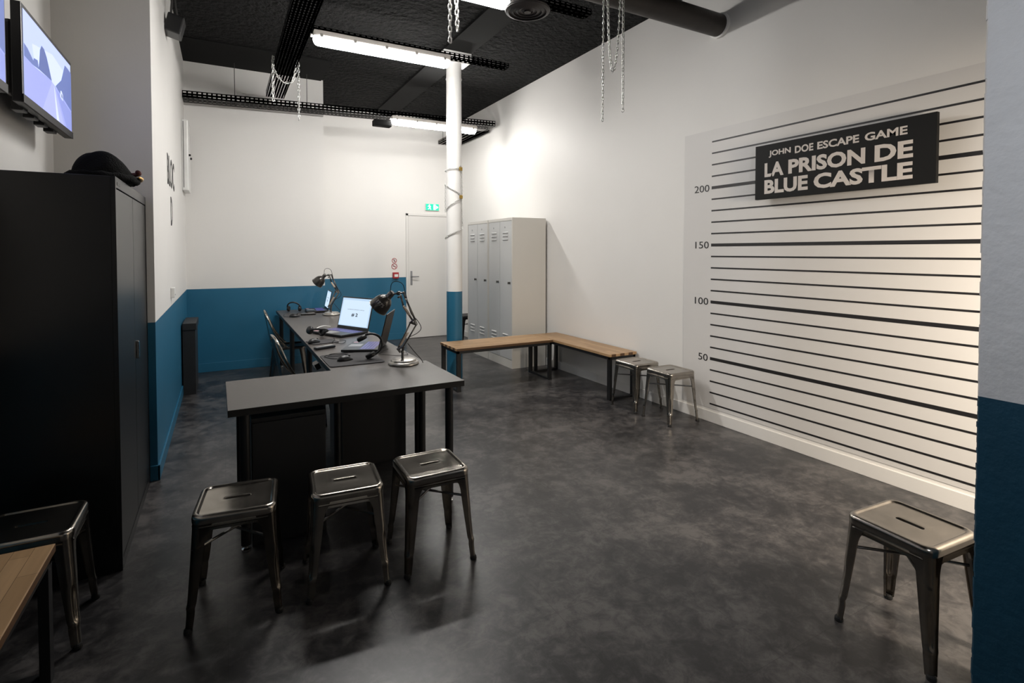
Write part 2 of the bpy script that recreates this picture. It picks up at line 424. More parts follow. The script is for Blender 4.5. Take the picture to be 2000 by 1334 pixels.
# spotlight on the left wall near the ceiling
sp = thing('wall_speaker', 'small black box speaker on a bracket high on the left wall under the ceiling', 'speaker', (XL, 5.22, 3.36))
bm = B(); box(bm, 0.005, 0.125, -0.09, 0.09, -0.055, 0.095, 0.012, M=Matrix.Rotation(math.radians(14), 4, 'Y')); mesh('cabinet', bm, 'black_plastic', sp)
bm = B(); tube(bm, [(0.04, 0, 0.09), (0.05, 0, 0.20), (0.03, 0, 0.47)], 0.009); tube(bm, [(0.09, 0, 0.07), (0.075, 0, 0.2), (0.06, 0, 0.47)], 0.006)
mesh('bracket', bm, 'tray_black', sp)

# fire call point, pictograms and exit sign
fc = thing('fire_call_point', 'red fire alarm call point with a white label beside the door', 'alarm', (2.582, YD, 1.10))
bm = B(); box(bm, -0.05, 0.05, -0.05, 0, -0.052, 0.052, 0.006); mesh('case', bm, 'red_plastic', fc)
boxo('label_plate', -0.028, 0.034, -0.0525, -0.0495, -0.025, 0.02, 'white_plastic', fc)
def picto(label, z, r, fig):
    t = thing('prohibition_sign', label, 'sign', (2.566, YD, z), group=None)
    bm = B(); lathe(bm, [(r*1.08, 0), (r*1.08, 0.002)], (0, 0, 0), (0, -1, 0), 28); mesh('disc', bm, 'white_plastic', t)
    bm = B(); tube(bm, [(math.cos(a)*r*0.9, -0.004, math.sin(a)*r*0.9) for a in [2*PI*k/28 for k in range(28)]], r*0.11, 6, closed=True)
    tube(bm, [(-r*0.62, -0.004, r*0.62), (r*0.62, -0.004, -r*0.62)], r*0.09, 6); mesh('red_ring', bm, 'red_plastic', t)
    bm = B()
    for (x0, x1, z0, z1) in fig: box(bm, x0*r, x1*r, -0.004, -0.002, z0*r, z1*r)
    mesh('symbol', bm, 'ink', t)
picto('small round red prohibition sign, upper of the two above the red call point', 1.352, 0.043, [(-.1, .15, -.5, .3), (-.05, .1, .3, .5)])
picto('round red prohibition sign directly above the red call point', 1.254, 0.050, [(-.5, .5, -.1, .05), (-.3, -.2, .05, .4)])
ex = thing('exit_sign', 'lit green emergency exit sign above the white door', 'exit sign', (3.245, YD, 2.285))
bm = B(); box(bm, -0.125, 0.125, -0.03, 0, -0.06, 0.06, 0.004); mesh('case', bm, 'white_plastic', ex)
boxo('green_panel', -0.12, 0.12, -0.0325, -0.0305, -0.055, 0.055, 'exit_green', ex)
bm = B(); lathe(bm, [(0.012, 0), (0.012, 0.002)], (-0.055, -0.0325, 0.034), (0, -1, 0), 14)
for a, b in (((-0.055, .02), (-0.05, -.01)), ((-0.05, -.01), (-0.03, -.04)), ((-0.05, -.01), (-0.08, -.035)), ((-0.055, .018), (-0.03, 0.005)), ((-0.055, .018), (-0.085, 0.012))):
    tube(bm, [(a[0], -0.034, a[1]), (b[0], -0.034, b[1])], 0.007, 6)
box(bm, 0.02, 0.06, -0.0345, -0.0325, -0.045, 0.045)
quad(bm, [(0.07, -0.0345, 0.03), (0.11, -0.0345, 0), (0.07, -0.0345, -0.03)]); mesh('running_figure', bm, 'exit_white', ex)

# ------------------------------------------------------------------ overhead: trays, lamps, duct, vent
def cable_tray(name, label, x0, y0, length, width, axis, z, dz=0.0, h=0.07, pitch=0.05, rows=5, group=None):
    """axis 'x' or 'y': direction of the tray, starting corner (x0, y0)"""
    t = thing(name, label, 'cable tray', (x0, y0, z), group=group)
    n = int(length/pitch); u = Vector((1, 0, dz/length)) if axis == 'x' else Vector((0, 1, dz/length))
    v = Vector((0, 1, 0)) if axis == 'x' else Vector((1, 0, 0))
    bm = B(); perforated(bm, (0, 0, 0), u, v, n, rows, pitch, width/rows, 0.62, 0.35)
    bmesh.ops.solidify(bm, geom=bm.faces[:], thickness=0.0018); mesh('tray_bottom', bm, 'tray_black', t)
    for s in (0, 1):
        bm = B(); perforated(bm, v*width*s, u, (0, 0, 1), n, 2, pitch, h/2, 0.62, 0.4)
        bmesh.ops.solidify(bm, geom=bm.faces[:], thickness=0.0018); mesh('tray_side', bm, 'tray_black', t)
    return t
cable_tray('cable_tray', 'wide black perforated cable tray running lengthwise under the ceiling with chains over it', 0.49, 1.0, 6.15, 0.205, 'y', 3.40, rows=7)
cable_tray('cable_tray', 'black perforated cable tray crossing in front of the back wall', XL+0.005, 7.20, 4.09, 0.25, 'x', 3.285, dz=0.125, h=0.08)
cable_tray('cable_tray', 'dark wide cable tray hanging along the right wall to the back corner', 3.33, 7.5, 1.25, 0.38, 'y', 3.385, h=0.06)
cable_tray('cable_tray', 'slim black cable tray over the middle ceiling light reaching past the column', 0.70, 4.80, 1.92, 0.10, 'x', 3.388, h=0.045, rows=2)
cable_tray('cable_tray', 'slim black cable tray beyond the round vent at the top of the view', 0.70, 3.42, 1.92, 0.10, 'x', 3.388, h=0.045, rows=2)
def solid_cover(name, label, x0, x1, y0, y1, z):
    return tag(boxo(name, x0, x1, y0, y1, z, z+0.012, 'smooth_black'), label, 'cover')
def rod(label, x, y, z0, z1, r=0.004):
    bm = B(); tube(bm, [(x, y, z0), (x, y, z1)], r, 6); tube(bm, [(x, y, z0-0.03), (x+0.02, y, z0-0.02), (x+0.02, y, z0+0.02), (x, y, z0+0.04)], 0.003, 5)
    return tag(mesh('hanger_rod', bm, 'tray_black'), label, 'rod')
rod('thin black hanger rod on the back tray left of the chains', 0.155, 7.32, 3.31, ZC-0.03)
rod('thin black hanger rod on the back tray right of the chains', 0.985, 7.32, 3.33, ZC-0.03)
rod('thin rod holding the near end of the wall tray in the back corner', 3.36, 8.60, 3.40, ZC)
tag(boxo('cable', -0.385, 0.6, 7.27, 7.285, 3.315, 3.33, 'rubber'), 'black cable lying in the back cable tray', 'cable')
bm = B(); box(bm, 1.79, 2.03, 7.06, 7.19, 3.19, 3.27, 0.015)
tag(mesh('junction_box', bm, 'smooth_black'), 'dark trapezoid box under the back tray left of the rear ceiling light', 'box')

def batten(label, x0, x1, y, z, glow='tube_glow'):
    t = thing('ceiling_light', label, 'ceiling light', ((x0+x1)/2, y, z), group='fluorescent ceiling lights')
    L = (x1-x0)/2
    bm = B(); box(bm, -L, L, -0.055, 0.055, 0.045, 0.100, 0.014); mesh('housing', bm, 'tube_housing', t)
    bm = B(); seg = 12
    ring = [(0.055*math.cos(a), 0.045 - 0.065*math.sin(a)) for a in [PI*k/seg for k in range(seg+1)]]
    prof = [(-L+0.004, 0.55), (-L+0.02, 0.9), (-L+0.05, 1.0), (L-0.05, 1.0), (L-0.02, 0.9), (L-0.004, 0.55)]
    rs = [[bm.verts.new((x, yy*s, 0.045-(0.045-zz)*s)) for yy, zz in ring] for x, s in prof]
    for a, b in zip(rs, rs[1:]):
        for k in range(seg): bm.faces.new((a[k], a[k+1], b[k+1], b[k]))
    bm.faces.new(rs[0]); bm.faces.new(rs[-1][::-1]); mesh('diffuser', bm, glow, t, angle=50)
    for k in range(5):
        x = -L*0.9 + 1.8*L*k/4
        boxo('clip', x-0.012, x+0.012, -0.058, -0.052, 0.038, 0.068, 'tube_clip', t)
    bm = B(); lathe(bm, [(0.014, 0), (0.014, 0.02), (0.008, 0.022)], (-L, 0, 0.06), (-1, 0, 0), 12); mesh('cable_gland', bm, 'tube_clip', t)
    return t
batten('middle fluorescent ceiling light ending at the white column', 0.70, 1.94, 4.80, 3.285)
batten('rear fluorescent ceiling light seen behind the white column', 2.02, 3.27, 7.06, 3.235, 'tube_glow_rear')
batten('nearest fluorescent ceiling light cut by the top of the view beside the round vent', 0.63, 1.86, 3.44, 3.285, 'tube_glow_dimmed')

vt = thing('ceiling_vent', 'round dark ceiling vent with concentric rings under a white duct', 'vent', (1.85, 3.15, 3.135))
bm = B()
for r0, r1, h0, h1 in ((0.152, 0.130, 0.012, 0.0), (0.118, 0.098, 0.014, 0.002), (0.085, 0.066, 0.016, 0.004), (0.052, 0.036, 0.018, 0.006)):
    lathe(bm, [(r0, h0), (r0, h0-0.004), (r1, h1), (r1, h1+0.006)], seg=36, capa=False, capb=False)
mesh('rings', bm, 'vent_dark', vt, angle=40)
bm = B(); lathe(bm, [(0.152, 0.012), (0.155, 0.016), (0.12, 0.06), (0.085, 0.07)], seg=36, capa=True, capb=True); mesh('bowl', bm, 'vent_dark', vt, angle=40)
bm = B(); lathe(bm, [(0.024, 0), (0.024, 0.02)], seg=20); mesh('centre_disc', bm, 'vent_dark', vt)
bm = B(); lathe(bm, [(0.078, 0.07), (0.078, 0.20)], seg=32); mesh('duct', bm, 'white_plastic', vt, angle=40)

dp = thing('duct_pipe', 'thick dark brown duct pipe crossing to the right wall at the top', 'pipe', (0, 3.15, 3.435))
bm = B(); lathe(bm, [(0.092, 2.2), (0.092, XR-0.001)], (0, 0, 0), (1, 0, 0), 40); mesh('pipe', bm, 'duct_brown', dp, angle=40)
bm = B(); lathe(bm, [(0.092, XR-0.03), (0.104, XR-0.025), (0.104, XR-0.001)], (0, 0, 0), (1, 0, 0), 40, capa=False)
mesh('wall_collar', bm, 'column_paint', dp, angle=40)
dp2 = B(); lathe(dp2, [(0.0925, 1.3), (0.0925, 2.2)], (0, 0, 0), (1, 0, 0), 40, capb=False); mesh('pipe', dp2, 'smooth_black', dp, angle=40)

# ------------------------------------------------------------------ chains
def chain_mesh(path, wire=0.0028, L=0.030, W=0.017, bm=None):
    P = [Vector(p) for p in path]
    seg = [(P[i+1]-P[i]).length for i in range(len(P)-1)]; tot = sum(seg)
    pitch = L - 2.6*wire; n = max(2, int(tot/pitch)); bm = bm or B()
    def at(s):
        for i, q in enumerate(seg):
            if s <= q or i == len(seg)-1:
                return P[i].lerp(P[i+1], min(1, s/q)), (P[i+1]-P[i]).normalized()
            s -= q
    for k in range(n):
        c, t = at((k+0.5)*tot/n)
        a = Vector((0.3, 1, 0)) if abs(t.z) > 0.7 else Vector((0, 0, 1))
        u = t.cross(a).normalized(); w = t.cross(u)
        if k % 2: u, w = w, u
        th_ = 0.35; u = (u*math.cos(th_) + w*math.sin(th_)).normalized()
        a_, b_ = L/2 - wire - (W/2-wire), W/2 - wire
        pts = []
        for j in range(12):
            an = 2*PI*j/12; pts.append(c + t*(math.copysign(a_, math.cos(an)) if abs(math.cos(an)) > 0.01 else 0) + t*b_*math.cos(an) + u*b_*math.sin(an))
        tube(bm, pts, wire, 5, closed=True)
    return bm
def chain(label, paths, **k):
    bm = B()
    for p in paths: chain_mesh(p, bm=bm, **k)
    return tag(mesh('hanging_chain', bm, 'zinc', smooth=True), label, 'chain')
ya = 5.72
chain('thin metal chain draped over the long cable tray near the back wall',
      [[(0.472, 5.9, 3.03)] + [(0.472, 5.9, 3.12), (0.472, 5.9, 3.48)] + smooth_path([(0.478, 5.9, 3.48), (0.478, 5.9, 3.36), (0.55, 5.9, 3.25), (0.60, 5.9, 3.235), (0.66, 5.9, 3.27), (0.705, 5.9, 3.48)], 5) + [(0.712, 5.88, 3.48), (0.712, 5.88, 2.86)]], wire=0.0045, L=0.044, W=0.028)
chain('metal chain with large links hanging in two strands at the top centre of the view',
      [[(1.383, 3.40, 2.93), (1.383, 3.40, 3.42)] + smooth_path([(1.383, 3.42, 3.45), (1.40, 3.50, 3.46), (1.435, 3.43, 3.45)], 4) + [(1.438, 3.40, 3.02)]], wire=0.0052, L=0.050, W=0.032)
yc = 3.05
chain('long metal chain looped over the brown duct pipe hanging in four strands',
      [[(2.412, 3.04, 2.44), (2.418, 3.04, 3.43)] + smooth_path([(2.420, 3.06, 3.50), (2.435, 3.15, 3.54), (2.450, 3.06, 3.50)], 4) + [(2.452, 3.04, 3.43)] +
       smooth_path([(2.462, 3.04, 3.15), (2.475, 3.04, 2.95), (2.502, 3.04, 2.81), (2.535, 3.04, 2.90), (2.56, 3.04, 3.15)], 5) + [(2.575, 3.04, 3.44)] +
       smooth_path([(2.578, 3.06, 3.50), (2.585, 3.15, 3.54), (2.598, 3.06, 3.50)], 4) + [(2.60, 3.04, 3.43), (2.598, 3.04, 2.53)]], wire=0.0036, L=0.034, W=0.021)
# chain wound round the column, with two padlocks
def helix(z0, z1, a0, a1, n=16, r=0.102):
    return [(2.405 + r*math.cos(a0+(a1-a0)*k/n), 5.80 + r*math.sin(a0+(a1-a0)*k/n), z0+(z1-z0)*k/n) for k in range(n+1)]
D = math.radians
vis0 = D(-118.8)   # direction from column towards the camera is about -112 degrees
chain('steel chain wound around the white column and fastened with brass padlocks',
      [helix(2.44, 2.47, D(-300), D(-62), 20) + helix(2.46, 2.18, D(-55), D(-45), 6) + helix(2.155, 2.155, D(-66), D(-67), 1) + helix(2.17, 2.30, D(-70), D(-205), 12) +
       helix(2.28, 1.97, D(-215), D(-200), 3) + helix(1.97, 2.13, D(-195), D(-68), 12) + helix(2.12, 1.80, D(-58), D(-44), 6) + helix(1.77, 1.65, D(-50), D(-205), 16)], wire=0.003, L=0.032, W=0.019)
def padlock(label, z, a):
    t = thing('padlock', label, 'padlock', (2.405+0.118*math.cos(a), 5.80+0.118*math.sin(a), z), a+PI/2)
    bm = B(); box(bm, -0.02, 0.02, -0.009, 0.009, -0.04, 0, 0.003); mesh('body', bm, 'brass', t)
    bm = B(); tube(bm, [(0.012*math.cos(b), 0, 0.012*math.sin(b)) for b in [PI*k/8 for k in range(9)]], 0.003, 6); mesh('shackle', bm, 'chrome', t, smooth=True)
padlock('brass padlock, upper of two on the chain around the column', 2.485, D(-72))
padlock('brass padlock, lower of two on the chain around the column', 2.16, D(-70))

# ------------------------------------------------------------------ TV screens
def tv(label, y0, y1, x, z0, z1, group=None, picture=True):
    t = thing('television', label, 'television', (x, (y0+y1)/2, (z0+z1)/2))
    w = (y1-y0)/2; h = (z1-z0)/2
    bm = B(); box(bm, -0.035, 0.0, -w, w, -h, h, 0.004); mesh('case', bm, 'black_plastic', t)
    bm = B(); box(bm, -0.075, -0.035, -w+0.05, w-0.05, -h+0.04, h-0.06, 0.02)
    for q in range(4): box(bm, -0.072, -0.03, -w+0.12+q*0.16, -w+0.19+q*0.16, -h-0.012, -h+0.05, 0.004)
    mesh('back_housing', bm, 'black_plastic', t)
    boxo('wall_mount', XT-x, -0.07, -0.12, 0.12, -0.09, 0.09, 'tray_black', t)
    boxo('bottom_bezel', 0.0, 0.004, -w, w, -h, -h+0.035, 'black_metal', t)
    # picture: s runs from the near edge (0) to the far edge (1), v from bottom to top
    W0, W1, H0, H1 = -w+0.02, w-0.02, -h+0.036, h-0.02
    def P(s, v, l): return (0.0012+0.0004*l, W0+(W1-W0)*s, H0+(H1-H0)*v)
    bm = B()
    def poly(pts, l, mi): quad(bm, [P(s, v, l) for s, v in pts], mi)
    poly([(0, 0), (1, 0), (1, 1), (0, 1)], 0, 0)
    poly([(0.2, 0.42), (1, 0.38), (1, 0.75), (0.55, 0.85), (0.15, 0.7)], 1, 1)
    poly([(0, 0), (1, 0), (1, 0.38), (0.6, 0.45), (0.5, 0.48), (0.16, 0.44), (0, 0.45)], 2, 4)
    poly([(0.32, 0), (0.80, 0), (0.60, 0.42), (0.53, 0.47)], 3, 5)
    poly([(0.86, 0), (1, 0), (1, 0.28), (0.62, 0.42)], 3, 6)
    poly([(0.62, 0.0), (0.68, 0.0), (0.575, 0.44), (0.57, 0.44)], 4, 7)
    poly([(0.0, 0.45), (0.14, 0.44), (0.16, 0.50), (0.06, 0.58), (0.0, 0.60)], 4, 3)
    poly([(0.14, 0.44), (0.26, 0.46), (0.24, 0.56), (0.17, 0.54)], 4, 3)
    poly([(0.25, 0.46), (0.52, 0.475), (0.47, 0.60), (0.42, 0.72), (0.37, 0.79), (0.32, 0.80), (0.285, 0.72), (0.27, 0.58)], 5, 2)
    poly([(0.60, 0.455), (1.0, 0.30), (1.0, 0.88), (0.92, 0.90), (0.84, 0.90), (0.79, 0.76), (0.74, 0.62), (0.68, 0.55)], 5, 3)
    poly([(0.71, 0.37), (0.77, 0.34), (0.775, 0.43), (0.74, 0.47), (0.715, 0.46)], 6, 7)
    poly([(0.73, 0.38), (0.76, 0.365), (0.755, 0.42), (0.735, 0.43)], 7, 2)
    mesh('screen', bm, ['tv_sky', 'tv_haze', 'tv_tree', 'tv_tree_soft', 'tv_road', 'tv_road_light', 'tv_verge', 'tv_white'], t)
    return t
tv('wall television showing a pale blue road between trees', 2.99, 3.837, -0.738, 2.14, 2.565)
tv('second wall television cut off by the left edge of the view', 1.95, 2.80, -0.738, 2.125, 2.55)

# ------------------------------------------------------------------ black cabinet and cap
cb = thing('metal_cabinet', 'tall black two-door metal cabinet standing against the left wall', 'cabinet', (-0.43, 3.57, 0))
bm = B(); box(bm, -0.445, -0.018, -0.545, 0.545, 0.0, 1.85, 0.003)
box(bm, -0.018, 0.0, -0.545, 0.545, 1.80, 1.85, 0.001); box(bm, -0.018, 0.0, -0.545, 0.545, 0.0, 0.05, 0.001)
box(bm, -0.018, 0.0, -0.545, -0.525, 0.05, 1.80); box(bm, -0.018, 0.0, 0.525, 0.545, 0.05, 1.80)
mesh('body', bm, 'cabinet_black', cb)
boxo('nameplate', 0.0, 0.0015, -0.50, -0.42, 1.813, 1.827, 'black_metal', cb)
for s in (0, 1):
    y0 = -0.521 if s == 0 else 0.003
    dr_ = boxo('door', -0.016, -0.002, y0, y0+0.518, 0.055, 1.794, 'cabinet_black', cb, 0.002)
    if s == 1:
        bm = B(); box(bm, -0.002, 0.012, 0.03, 0.062, 0.90, 1.00, 0.005); mesh('handle', bm, 'chrome', dr_)
cap = thing('peaked_cap', 'black furry uniform cap with gold trim lying on top of the black cabinet', 'hat', (-0.535, 3.42, 1.852), D(66))
bm = B()
bmesh.ops.create_uvsphere(bm, u_segments=40, v_segments=24, radius=1)
for v in bm.verts:
    x, y, z = v.co
    t_ = 0.165 - 0.085*max(0.0, x+0.25)/1.25 if x > -0.25 else 0.165 - 0.10*((-x-0.25)/0.75)**2
    k_ = max(0.0, (z+0.35)/1.35)**0.62
    v.co = Vector((x*0.158*(1-0.12*k_), y*0.125*(1-0.18*k_), k_*t_*(1+0.03*math.sin(9*x+5*y))))
mesh('crown', bm, 'hat_black', cap, smooth=True)
bm = B(); tube(bm, [(0.158*math.cos(a), 0.125*math.sin(a), 0.026) for a in [2*PI*k/40 for k in range(40)]], [0.022+0.003*math.sin(k*1.9) for k in range(40)], 10, closed=True)
mesh('fur_band', bm, 'hat_black', cap, smooth=True)
bm = B(); tube(bm, [(0.188*math.cos(a), 0.150*math.sin(a), 0.040) for a in [D(-75)+D(110)*k/14 for k in range(15)]], [0.004+0.012*math.sin(PI*k/14) for k in range(15)], 8)
mesh('gold_trim', bm, 'gold', cap, smooth=True)
bm = B(); tube(bm, [(0.178*math.cos(a), 0.141*math.sin(a), 0.070) for a in [D(-70)+D(105)*k/10 for k in range(11)]], 0.012, 8); mesh('red_piping', bm, 'hat_red', cap, smooth=True)
# small dark cupboard in the back corner
lc = thing('low_cupboard', 'narrow dark cupboard against the blue left wall near the back corner', 'cupboard', (XL+0.013, 6.45, 0))
bm = B(); box(bm, 0, 0.115, 0.01, 0.60, 0.0, 0.68, 0.003); mesh('body', bm, 'pedestal_grey', lc)
boxo('top', 0, 0.125, 0.0, 0.61, 0.68, 0.75, 'pedestal_grey', lc, 0.003)

# ------------------------------------------------------------------ lockers
def locker(label, y, x, rz):
    t = thing('locker', label, 'locker', (x, y, 0), rz, group='grey metal lockers')
    W, H, Dp = 0.712, 1.94, 0.495
    bm = B(); box(bm, 0.012, Dp, 0, W, 0.0, H, 0.002); mesh('body', bm, 'locker_light', t)
    bm = B(); box(bm, -0.004, 0.012, 0, W, 0.0, 0.105); box(bm, -0.004, 0.012, 0, W, H-0.035, H)
    box(bm, -0.004, 0.012, 0, 0.018, 0.105, H-0.035); box(bm, -0.004, 0.012, W-0.018, W, 0.105, H-0.035)
    mesh('frame', bm, 'locker_light', t)
    for k in range(2):
        y0 = 0.022 + k*(W-0.044)/2; y1 = y0 + (W-0.044)/2 - 0.005
        dd = boxo('door', -0.004, 0.010, y0, y1, 0.112, H-0.04, 'locker_grey', t, 0.002)
        ym = (y0+y1)/2
        for zz in ((H-0.19, H-0.235, H-0.28), (0.42, 0.375, 0.33)):
          bm = B()
          for z in zz:
            a = [bm.verts.new(p) for p in ((-0.004, ym-0.075, z-0.010), (-0.004, ym+0.075, z-0.010), (-0.018, ym+0.07, z), (-0.018, ym-0.07, z))]
            b = [bm.verts.new(p) for p in ((-0.004, ym-0.075, z+0.010), (-0.004, ym+0.075, z+0.010))]
            bm.faces.new(a); bm.faces.new((a[3], a[2], b[1], b[0])); bm.faces.new((a[0], a[3], b[0])); bm.faces.new((a[1], b[1], a[2]))
          mesh('louvres', bm, 'locker_grey', dd)
        bm = B(); lathe(bm, [(0.017, 0), (0.017, 0.004), (0.010, 0.005), (0.010, 0.02), (0.006, 0.022)], (-0.004, y0+0.045, 1.10), (-1, 0, 0), 14)
        box(bm, -0.035, -0.02, y0+0.042, y0+0.048, 1.085, 1.115); mesh('lock', bm, 'steel_dark', dd)
        bm = B(); lathe(bm, [(0.012, 0), (0.012, 0.002)], (-0.004, ym+0.02, H-0.12), (-1, 0, 0), 14); mesh('number_disc', bm, 'grey_plastic', dd)
    return t
locker('grey double-door metal locker nearer the wooden bench', 5.885, 3.238, D(-0.8))
locker('grey double-door metal locker on the far side, next to the column', 6.612, 3.249, D(-0.8))

# ------------------------------------------------------------------ benches
def bench(label, loc, rz, L, W, H=0.47):
    t = thing('wooden_bench', label, 'bench', loc, rz, group='wooden benches on black metal frames')
    bm = B(); box(bm, 0, L, 0, W, H-0.028, H, 0.004); mesh('seat_board', bm, 'wood', t)
    bm = B(); z1 = H-0.028
    box(bm, 0.01, L-0.01, 0.01, 0.035, z1-0.03, z1); box(bm, 0.01, L-0.01, W-0.035, W-0.01, z1-0.03, z1)
    box(bm, 0.01, 0.035, 0.01, W-0.01, z1-0.03, z1); box(bm, L-0.035, L-0.01, 0.01, W-0.01, z1-0.03, z1)
    mesh('under_frame', bm, 'black_metal', t)
    for x in (0.01, L-0.055):
        bm = B()
        for y in (0.01, W-0.04): box(bm, x, x+0.045, y, y+0.03, 0, z1-0.03, 0.001)
        box(bm, x, x+0.045, 0.04, W-0.04, 0, 0.025, 0.001)
        mesh('leg_frame', bm, 'black_metal', t)
    return t
bench('wooden bench standing out into the room in front of the lockers', (2.165, 5.165, 0), D(0), 1.218, 0.485)
bench('wooden bench standing along the right wall between lockers and stools', (3.745, 4.14, 0), D(90), 1.50, 0.355)
bench('wooden bench in the bottom left corner of the view', (-0.53, 1.05, 0), D(90), 1.34, 0.33)

# ------------------------------------------------------------------ stools
def rsq(half, r, n_arc=8, n_side=6):
    """rounded square loop"""
    pts = []; c = half - r
    for q in range(4):
        a0 = q*PI/2; cx, cy = [(c, c), (-c, c), (-c, -c), (c, -c)][q]
        for k in range(n_arc+1): pts.append((cx + r*math.cos(a0+PI/2*k/n_arc), cy + r*math.sin(a0+PI/2*k/n_arc)))
        nx, ny = [(-c, c), (-c, -c), (c, -c), (c, c)][q]
        x0, y0 = pts[-1]; a1 = a0+PI/2; x1, y1 = nx + r*math.cos(a1), ny + r*math.sin(a1)
        for k in range(1, n_side+1): pts.append((x0+(x1-x0)*k/(n_side+1), y0+(y1-y0)*k/(n_side+1)))
    return pts
def stool_mats(m): return m
def make_stool(label, m='steel', H=0.45, half=0.155, foot=0.176, group='metal cafe stools'):
    t = thing('metal_stool', label, 'stool', group=group)
    bm = B()
    loops = []
    def add(loop, z): loops.append([bm.verts.new((x, y, z)) for x, y in loop])
    add(rsq(half, 0.040), H-0.034); add(rsq(half+0.001, 0.041), H-0.016); add(rsq(half-0.001, 0.041), H-0.007)
    add(rsq(half-0.007, 0.038), H-0.0015); add(rsq(half-0.014, 0.034), H); add(rsq(half-0.019, 0.030), H-0.001); add(rsq(half-0.023, 0.027), H-0.006)
    inner = rsq(half-0.026, 0.024); add(inner, H-0.0065)
    hi = half-0.026; sl, sr = 0.040, 0.0105
    slot = []
    for x, y in inner:
        cx = max(-1, min(1, x/hi))*sl; vx, vy = x*0.5-cx*0.45, y; l = math.hypot(vx, vy) or 1
        slot.append((cx + vx/l*sr, vy/l*sr))
    for f in (0.3, 0.6, 0.85): add([(a[0]*(1-f)+b[0]*f, a[1]*(1-f)+b[1]*f) for a, b in zip(inner, slot)], H-0.0065)
    add([(a[0]*0.06+b[0]*0.94, a[1]*0.06+b[1]*0.94) for a, b in zip(inner, slot)], H-0.0055)
    add(slot, H-0.007); add(slot, H-0.016)
    for a, b in zip(loops, loops[1:]):
        for k in range(len(a)): bm.faces.new((a[k], a[(k+1) % len(a)], b[(k+1) % len(a)], b[k]))
    mesh('seat', bm, m, t, angle=60)
    # apron, four arched rails below the seat edge
    bm = B(); z0 = H-0.032
    for q in range(4):
        R = Matrix.Rotation(q*PI/2, 4, 'Z'); n = 20; prev = None
        for k in range(n+1):
            s = -1 + 2*k/n; x = s*(half-0.030)
            e = max(0, abs(s)-0.62)/0.38; low = z0 - 0.030 - 0.050*e*e
            off = half - 0.004
            cols = [(off, z0+0.006), (off+0.0, z0-0.010), (off+0.003, z0-0.013), (off+0.003, z0-0.018), (off, z0-0.021), (off+0.002, low)]
            vv = [bm.verts.new(R @ Vector((x, -a, b))) for a, b in cols]
            if prev:
                for i in range(len(vv)-1): bm.faces.new((prev[i], vv[i], vv[i+1], prev[i+1]))
            prev = vv
    bmesh.ops.solidify(bm, geom=bm.faces[:], thickness=0.0015); mesh('apron', bm, m, t, angle=50)
    # legs
    for q in range(4):
        R = Matrix.Rotation(q*PI/2, 4, 'Z'); bm = B(); zs = [0.418, 0.40, 0.385, 0.37, 0.35, 0.33, 0.30, 0.27, 0.245, 0.235, 0.225, 0.20, 0.17, 0.14, 0.115, 0.105, 0.095, 0.085, 0.07, 0.05, 0.03, 0.012]
        rows = []
        for z in zs:
            f = 1 - z/0.418                                # 0 at the top, 1 at the floor
            c = half - 0.003 + (foot - half + 0.003)*(f**1.15)
            w = 0.056*(1-f) + 0.026*f
            if z > 0.36: w += 0.020*((z-0.36)/0.058)
            rad = min(0.030*(1-f) + 0.013*f, w*0.8)
            g = 0.0
            if 0.10 < z < 0.24: g = 0.0055*min(1, (0.24-z)/0.02)*min(1, (z-0.10)/0.012)
            bulge = 0.003*math.exp(-((z-0.095)/0.010)**2)
            c += bulge
            row = [(c-w, c), (c-w*0.6-rad*0.4, c)]
            n = 10
            for k in range(n+1):
                a = PI/2*(1-k/n); gg = g*math.sin(PI*k/n)**2 if 0 < k < n else 0
                row.append((c-rad + (rad-gg)*math.cos(a), c-rad + (rad-gg)*math.sin(a)))
            row += [(c, c-w*0.6-rad*0.4), (c, c-w)]
            row = [(c-w+0.001, c-0.009)] + row + [(c-0.009, c-w+0.001)]
            rows.append([bm.verts.new(R @ Vector((x, y, z*H/0.45))) for x, y in row])
        for a, b in zip(rows, rows[1:]):
            for k in range(len(a)-1): bm.faces.new((a[k], a[k+1], b[k+1], b[k]))
        bmesh.ops.solidify(bm, geom=bm.faces[:], thickness=0.0018)
        lg = mesh('leg', bm, m, t, angle=45)
        bm = B(); cc = foot-0.011; lathe(bm, [(0.015, 0), (0.0165, 0.004), (0.0155, 0.014), (0.012, 0.020)], tuple(R @ Vector((cc, cc, 0))), (0, 0, 1), 14)
        mesh('rubber_foot', bm, 'rubber', lg)
    bm = B(); zb = 0.315; cb_ = half-0.006
    tube(bm, [(-cb_, -cb_, zb), (0, 0, zb+0.004), (cb_, cb_, zb)], 0.006, 8); tube(bm, [(-cb_, cb_, zb-0.008), (0, 0, zb-0.008), (cb_, -cb_, zb-0.008)], 0.006, 8)
    mesh('cross_brace', bm, 'steel_dark', t)
    return t
stool = make_stool('raw steel stool, left one of the three in front of the black desk')
stool.location = (0.045, 2.545, 0); stool.rotation_euler = (0, 0, D(-6.5))
copy_thing(stool, (0.487, 2.507, 0), D(-5), 'raw steel stool, middle one of the three in front of the black desk')
copy_thing(stool, (0.895, 2.487, 0), D(-1), 'raw steel stool, right one of the three in front of the black desk')
copy_thing(stool, (3.502, 3.872, 0), D(0.5), 'raw steel stool by the right wall touching the end of the wooden bench')
copy_thing(stool, (3.512, 3.445, 0), D(-1), 'raw steel stool by the right wall beside the number 50 of the height chart')
copy_thing(stool, (2.335, 1.032, 0), D(86), 'raw steel stool standing at the right edge beside the blue partition')
copy_thing(stool, (-0.665, 2.672, 0), D(0), 'dark raw steel stool between the black cabinet and the bottom left bench')
blk = make_stool('small black metal stool behind the lockers against the right wall', 'black_metal', H=0.47, group='black stools')
blk.location = (3.52, 7.95, 0)

